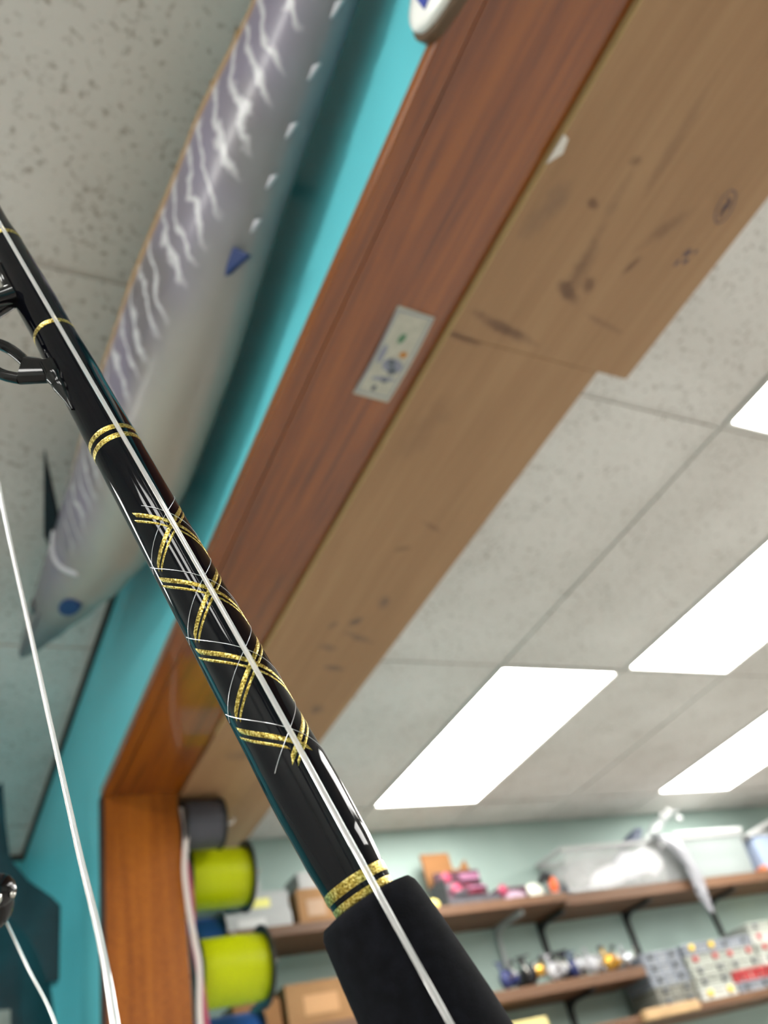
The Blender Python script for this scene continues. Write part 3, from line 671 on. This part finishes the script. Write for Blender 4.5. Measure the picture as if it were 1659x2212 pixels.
# small lure packet: cream body, black head, orange stripe
lu = empty('lure_packet', (2.77, 3.5, ZS), 'small cream, black and orange lure packet beside the clear bagged bin', 'lure')
MB().ell((2.725, 3.47, ZS + .045), .055, .035, .047, 18, 10).build('cream_body', mat('lure_cream', (208, 210, 196), .35), lu, smooth=60)
MB().tube(smoothpts([(2.765, 3.45, ZS + .085), (2.79, 3.45, ZS + .108), (2.825, 3.45, ZS + .112)]), [.014] * 8 + [.022] * 9, 12).build('black_head', BLACK_PLASTIC, lu, smooth=60)
MB().ell((2.84, 3.45, ZS + .066), .022, .026, .044, 16, 10).build('orange_side', mat('lure_orange', (214, 96, 50), .4), lu, smooth=60)
MB().ell((2.845, 3.46, ZS + .018), .035, .03, .020, 16, 8).build('white_base', M_WHITEB, lu, smooth=60)

# clear bin wrapped in a plastic bag
M_CLEAR = mat('clear_plastic', (186, 188, 186), .2, alpha=.35, coat=.5); M_BAG = mat('bag_plastic', (206, 207, 208), .2, alpha=.28, coat=.8); M_GREYT = mat('grey_contents', (84, 92, 112), .5)
M_WCON = mat('white_contents', (128, 127, 125), .4, var=.2, vscale=30)
def tote(x0, x1, y0, y1, z0, z1, m, e, rim=True, taper=.025):
    mb = MB(); rings = []
    for z, k in ((z0, taper), (z0 + .004, taper - .003), (z1 - .03, .004), (z1, 0)):
        rings.append([Vector((x, y, z)) for x, y in ((x0 + k, y0 + k * .6), (x1 - k, y0 + k * .6), (x1 - k, y1 - k * .6), (x0 + k, y1 - k * .6))])
    mb.rings(rings, cap=False); mb.f.append((0, 1, 2, 3)); o = mb.build('bin', m, e, smooth=20, bevel=.006)
    if rim:
        r = MB().box(x0 - .008, x1 + .008, y0 - .008, y0 + .006, z1 - .012, z1 + .004).box(x0 - .008, x1 + .008, y1 - .006, y1 + .008, z1 - .012, z1 + .004).box(x0 - .008, x0 + .006, y0, y1, z1 - .012, z1 + .004).box(x1 - .006, x1 + .008, y0, y1, z1 - .012, z1 + .004)
        r.build('rim', M_WHITEB, e, smooth=0)
    return o
bb = empty('bagged_bin', (3.25, 3.5, ZS), 'clear plastic bin wrapped in a crumpled bag on the upper shelf', 'bin')
tote(2.925, 3.60, 3.41, 3.63, ZS, 1.185, M_CLEAR, bb)
rnd = random.Random(3)
for (x, y, z, rx, ry, rz, m, nm) in ((3.03, 3.47, 1.04, .09, .04, .06, M_WCON, 'white_contents'), (3.20, 3.46, 1.03, .12, .035, .055, M_WCON, 'white_contents'), (3.39, 3.47, 1.09, .10, .04, .075, M_GREYT, 'grey_contents'), (3.00, 3.52, 1.01, .06, .05, .045, M_GREYT, 'grey_contents'), (3.50, 3.48, 1.05, .07, .04, .07, M_WCON, 'white_contents'), (3.30, 3.54, 1.02, .2, .06, .05, M_WCON, 'white_contents')):
    mb = MB().ell((x, y, z), rx, ry, rz, 16, 10)
    for v in mb.v: v += Vector((rnd.uniform(-1, 1) * .012, rnd.uniform(-1, 1) * .008, rnd.uniform(-1, 1) * .010))
    mb.build(nm, m, bb, smooth=50)
# crumpled bag hull over the bin
mb = MB(); rings = []
for i in range(17):
    x = 2.875 + .79 * i / 16; up = .245 + .01 * math.sin(i * 1.7) - (.16 * max(0, (4 - i) / 4) ** 1.3); rings.append([])
    for k in range(12):
        a = PI * k / 11; yy = 3.52 - .135 * math.cos(a) + rnd.uniform(-.006, .006); zz = ZS + .004 + up * (math.sin(a) ** .35) + rnd.uniform(-.008, .008) * math.sin(a)
        rings[-1].append(Vector((x, yy, zz)))
mb.rings(rings, cap=False, closed=False).build('bag', M_BAG, bb, smooth=35)
def crumple(pts, rs, name, m, parent, sd, flat=.55):
    r = random.Random(sd); P_ = smoothpts(pts, 4); rr = smoothpts([(q, 0, 0) for q in rs], 4); rings = []
    for p_, q in zip(P_, rr):
        rings.append([p_ + Vector((math.cos(2 * PI * k / 14) * q.x, math.sin(2 * PI * k / 14) * q.x * flat, 0)) * r.uniform(.78, 1.18) + Vector((0, 0, r.uniform(-.005, .005))) for k in range(14)])
    return MB().rings(rings).build(name, m, parent, smooth=35)
bt = crumple([(3.59, 3.38, 1.20), (3.66, 3.35, 1.13), (3.70, 3.345, 1.00), (3.70, 3.345, .92), (3.69, 3.345, .84), (3.70, 3.345, .775)], [.05, .048, .045, .042, .03, .014], 'plastic_bag', mat('bag_white', (152, 152, 158), .25, coat=.6, alpha=.75), None, 5)
tag(bt, 'twisted white bag tail hanging from the bagged bin over the shelf edge', 'plastic bag')
kn = empty('plastic_bundle', (3.60, 3.5, 1.195), 'bundle of clear and grey plastic sticking up from the bagged bin', 'packaging')
crumple([(3.56, 3.46, 1.19), (3.66, 3.46, 1.25), (3.76, 3.46, 1.31), (3.87, 3.46, 1.355)], [.05, .055, .05, .045], 'clear_sleeve', M_BAG, kn, 8, .8)
crumple([(3.47, 3.50, 1.19), (3.53, 3.50, 1.24), (3.60, 3.50, 1.285)], [.07, .06, .03], 'grey_wad', M_GREYT, kn, 9, .7)
MB().tube([(3.60, 3.43, 1.20), (3.70, 3.43, 1.27), (3.78, 3.43, 1.32)], .006, 8).build('dark_stick', BLACK_PLASTIC, kn)
for (sx, sz) in ((3.80, 1.345), (3.86, 1.30), (3.74, 1.32)): MB().ell((sx, 3.42, sz), .022, .012, .018, 10, 6).build('shiny_cap', M_WHITEB, kn, smooth=50)
# white totes
M_TOTE = mat('tote_white', (136, 144, 142), .35, alpha=.8)
t1 = empty('plastic_tote', (3.98, 3.5, ZS), 'long translucent white tote with a flat white lid', 'bin', 'white plastic totes')
tote(3.735, 4.265, 3.40, 3.63, ZS, 1.185, M_TOTE, t1); B(3.715, 4.285, 3.385, 3.645, 1.187, 1.215).build('lid', M_WHITEB, t1, bevel=.008); B(3.80, 4.2, 3.43, 3.60, ZS + .02, 1.06).build('contents', mat('tote_contents', (196, 200, 204), .6, var=.2, vscale=14), t1, bevel=.02)
t2 = empty('plastic_tote', (4.62, 3.5, ZS), 'pale bluish tote with its white lid sitting tilted', 'bin', 'white plastic totes')
tote(4.34, 4.92, 3.40, 3.63, ZS, 1.17, mat('tote_blue', (150, 164, 188), .35), t2)
lo_ = MB().prism([(4.32, 3.385, 1.175), (4.60, 3.385, 1.255), (4.95, 3.385, 1.255), (4.95, 3.385, 1.23), (4.61, 3.385, 1.228), (4.325, 3.385, 1.150)], (0, .26, 0)).build('lid', M_WHITEB, t2, bevel=.004)
t3 = tag(B(4.30, 4.345, 3.39, 3.45, ZS, ZS + .03).build('rust_block', mat('rust_orange', (176, 104, 70), .6), bevel=.006), 'small rusty orange block between the two white totes', 'block')

# ------------------------------------------------------------------ fishing reels on the middle shelf
def reel(x, y, z, sc, rot, mb_, msp, label):
    e = empty('fishing_reel', (0, 0, 0), label, 'reel', 'reels on the middle shelf')
    MB().ell((0, 0, .045), .034, .026, .040, 16, 10).build('body', mb_, e, smooth=60)
    sp = MB().lathe((.028, 0, .050), (1, 0, 0), [(0, .030), (.004, .034), (.008, .030), (.010, .024), (.034, .024), (.036, .030), (.040, .033), (.044, .026), (.05, .008)], 24).build('spool', msp, e, smooth=45)
    MB().lathe((.018, 0, .050), (1, 0, 0), [(0, .012), (.004, .036), (.012, .038), (.014, .034)], 24).build('rotor', mb_, e, smooth=45)
    MB().tube(smoothpts([(-.005, -.02, .045), (-.005, -.050, .047), (-.02, -.058, .075), (-.02, -.062, .095)]), .005, 8).build('crank', STEEL, e, smooth=60)
    MB().ell((-.02, -.068, .100), .012, .014, .012, 12, 8).build('handle_knob', BLACK_PLASTIC, e, smooth=60)
    MB().tube(smoothpts([(0, .005, .075), (-.004, .012, .105), (-.004, .014, .118)]), [.008] * 17, 8).build('stem', mb_, e, smooth=60)
    MB().box(-.036, .030, .006, .020, .117, .124).build('foot', mb_, e, bevel=.003)
    MB().tube([Vector((.030, 0, .05)) + Vector((.004 * math.sin(a), .044 * math.cos(a), .044 * math.sin(a))) for a in [PI * k / 14 for k in range(15)]], .0022, 8).build('bail', STEEL, e, smooth=60)
    e.location = (x, y, z); e.scale = (sc,) * 3; e.rotation_euler = rot
    return e
M_RG = mat('reel_gold', (206, 160, 66), .25, metal=.7); M_RB = mat('reel_black', (34, 34, 38), .3); M_RW = mat('reel_white', (168, 168, 172), .3); M_RS = mat('reel_silver', (190, 192, 198), .22, metal=.9); M_RBL = mat('reel_blue', (44, 52, 100), .3); M_RY = mat('reel_yellow', (196, 142, 26), .35)
zr = ZL + .004
reel(2.4, 3.45, zr, 0.95, (0, 0, .4), M_RBL, M_RBL, 'blue reel at the open end of the row behind the foam grip')
reel(2.53, 3.45, zr, 1.05, (0, 0, -.5), M_RB, M_RG, 'black reel with a gold spool beside the blue reel')
reel(2.62, 3.585, zr, 1.2, (0, 0, 1.1), M_RB, M_RB, 'all black reel with raised crank among the reels')
reel(2.665, 3.445, zr, 0.95, (0, 0, .2), M_RW, M_RW, 'white reel in front of the all black reel')
reel(2.785, 3.445, zr, 0.9, (0, 0, -.9), M_RBL, M_RW, 'blue reel with a white spool beside the white reel')
reel(2.9, 3.445, zr, 0.95, (0, 0, .7), M_RW, M_RY, 'white reel with a bright yellow spool')
reel(2.86, 3.585, zr, 1.25, (0, 0, -.3), M_RB, M_RS, 'large black reel with a silver spool under the black bracket')
reel(3.0, 3.445, zr, 0.9, (0, 0, .3), M_RG, M_RY, 'small gold reel with a yellow spool')
reel(3.115, 3.445, zr, 0.85, (0, 0, .9), M_RS, M_RBL, 'silver reel with a blue spool near the shelf end')
reel(3.08, 3.585, zr, 0.9, (0, 0, -.6), M_RS, M_RS, 'all silver reel at the very end of the shelf')
tag(MB().prism([(2.94, 3.60, ZL + .09), (2.95, 3.60, ZL + .14), (3.00, 3.60, ZL + .13), (3.02, 3.60, ZL + .05), (3.00, 3.60, ZL), (2.95, 3.60, ZL)], (0, .02, 0)).build('crumpled_bag', M_BAG, bevel=.006), 'crumpled clear bag between the gold and silver reels', 'packaging')

# ------------------------------------------------------------------ stacked clear tackle boxes on the lowest shelf
M_TB = mat('tackle_clear', (160, 163, 154), .3, alpha=.9, coat=.3); M_TBG = mat('tackle_grey', (128, 133, 142), .3, alpha=.92, coat=.3); M_TBD = mat('tackle_clear_shaded', (112, 112, 104), .4)  # M_TBD: box plastic with the first stack's shade darkened into its colour
M_LY = mat('latch_yellow', (238, 198, 42), .4); M_LR = mat('latch_red', (172, 48, 56), .4); M_LK = mat('latch_dark', (84, 87, 92), .4); M_LW = mat('tackle_white', (184, 185, 178), .35); M_RED = mat('tackle_red', (160, 52, 54), .4)
def tackle(x0, x1, y0, z0, h, body, latch, label):
    e = empty('tackle_box', ((x0 + x1) / 2, y0 + .1, z0), label, 'tackle box', 'stacked tackle boxes')
    B(x0 + .003, x1 - .003, y0 + .004, y0 + .20, z0, z0 + h * .72).build('tray', body, e, bevel=.004)
    B(x0, x1, y0, y0 + .205, z0 + h * .72, z0 + h).build('lid', body, e, bevel=.004)
    for i in (1, 2, 3):
        xx = x0 + (x1 - x0) * i / 4; B(xx - .0015, xx + .0015, y0 + .001, y0 + .006, z0 + .004, z0 + h * .70).build('divider', M_LW, e, smooth=0)
    for f in (.22, .78):
        xx = x0 + (x1 - x0) * f; B(xx - .013, xx + .013, y0 - .008, y0 + .003, z0 + h * .38, z0 + h * .86).build('latch', latch, e, bevel=.003)
names = ['bottom', 'second', 'third', 'fourth', 'top']
stacks = [(3.18, 3.435, 3.40, .049, [(M_TBD, M_LK), (M_TBD, M_LK), (M_TBG, M_LK), (M_TBG, M_LK), (M_TBG, M_LK)], 'stack under the end of the reel shelf'),
          (3.445, 3.695, 3.385, .050, [(M_LW, M_LY), (M_TB, M_LK), (M_TB, M_LK), (M_TB, M_LR), (M_TBG, M_LY)], 'stack with yellow latches at its top and bottom'),
          (3.705, 3.955, 3.395, .050, [(M_TBG, M_LK), (M_RED, M_RED), (M_TB, M_LK), (M_TB, M_LR), (M_TBG, M_LK)], 'stack holding the red box'),
          (3.965, 4.215, 3.395, .050, [(M_TBG, M_LK), (M_RED, M_LW), (M_LW, M_LK), (M_TB, M_LR), (M_LW, M_LR), (M_TB, M_LK)], 'tall stack beside the red-box stack'),
          (4.225, 4.475, 3.395, .052, [(M_TBG, M_LK), (M_TB, M_LK), (M_TB, M_LK), (M_LW, M_LY), (M_LW, M_LY), (mat('tackle_cream', (206, 200, 160), .35), M_LY)], 'tallest stack by the hidden shelf end')]
for x0, x1, y0, h, rows_, wh in stacks:
    for k, (bm_, lm_) in enumerate(rows_):
        nm = 'top' if k == len(rows_) - 1 else ['bottom', 'second', 'third', 'fourth', 'fifth'][k]
        j = random.uniform(-.006, .006)
        cn = {'tackle_red': 'red'}.get(bm_.name, 'white' if bm_ is M_LW else 'greyish clear' if bm_ is M_TBG else 'clear')
        tackle(x0 + j, x1 + j, y0 + random.uniform(0, .012), ZO + k * (h + .001), h, bm_, lm_, f'{cn} tackle box, {nm} of the {wh}')
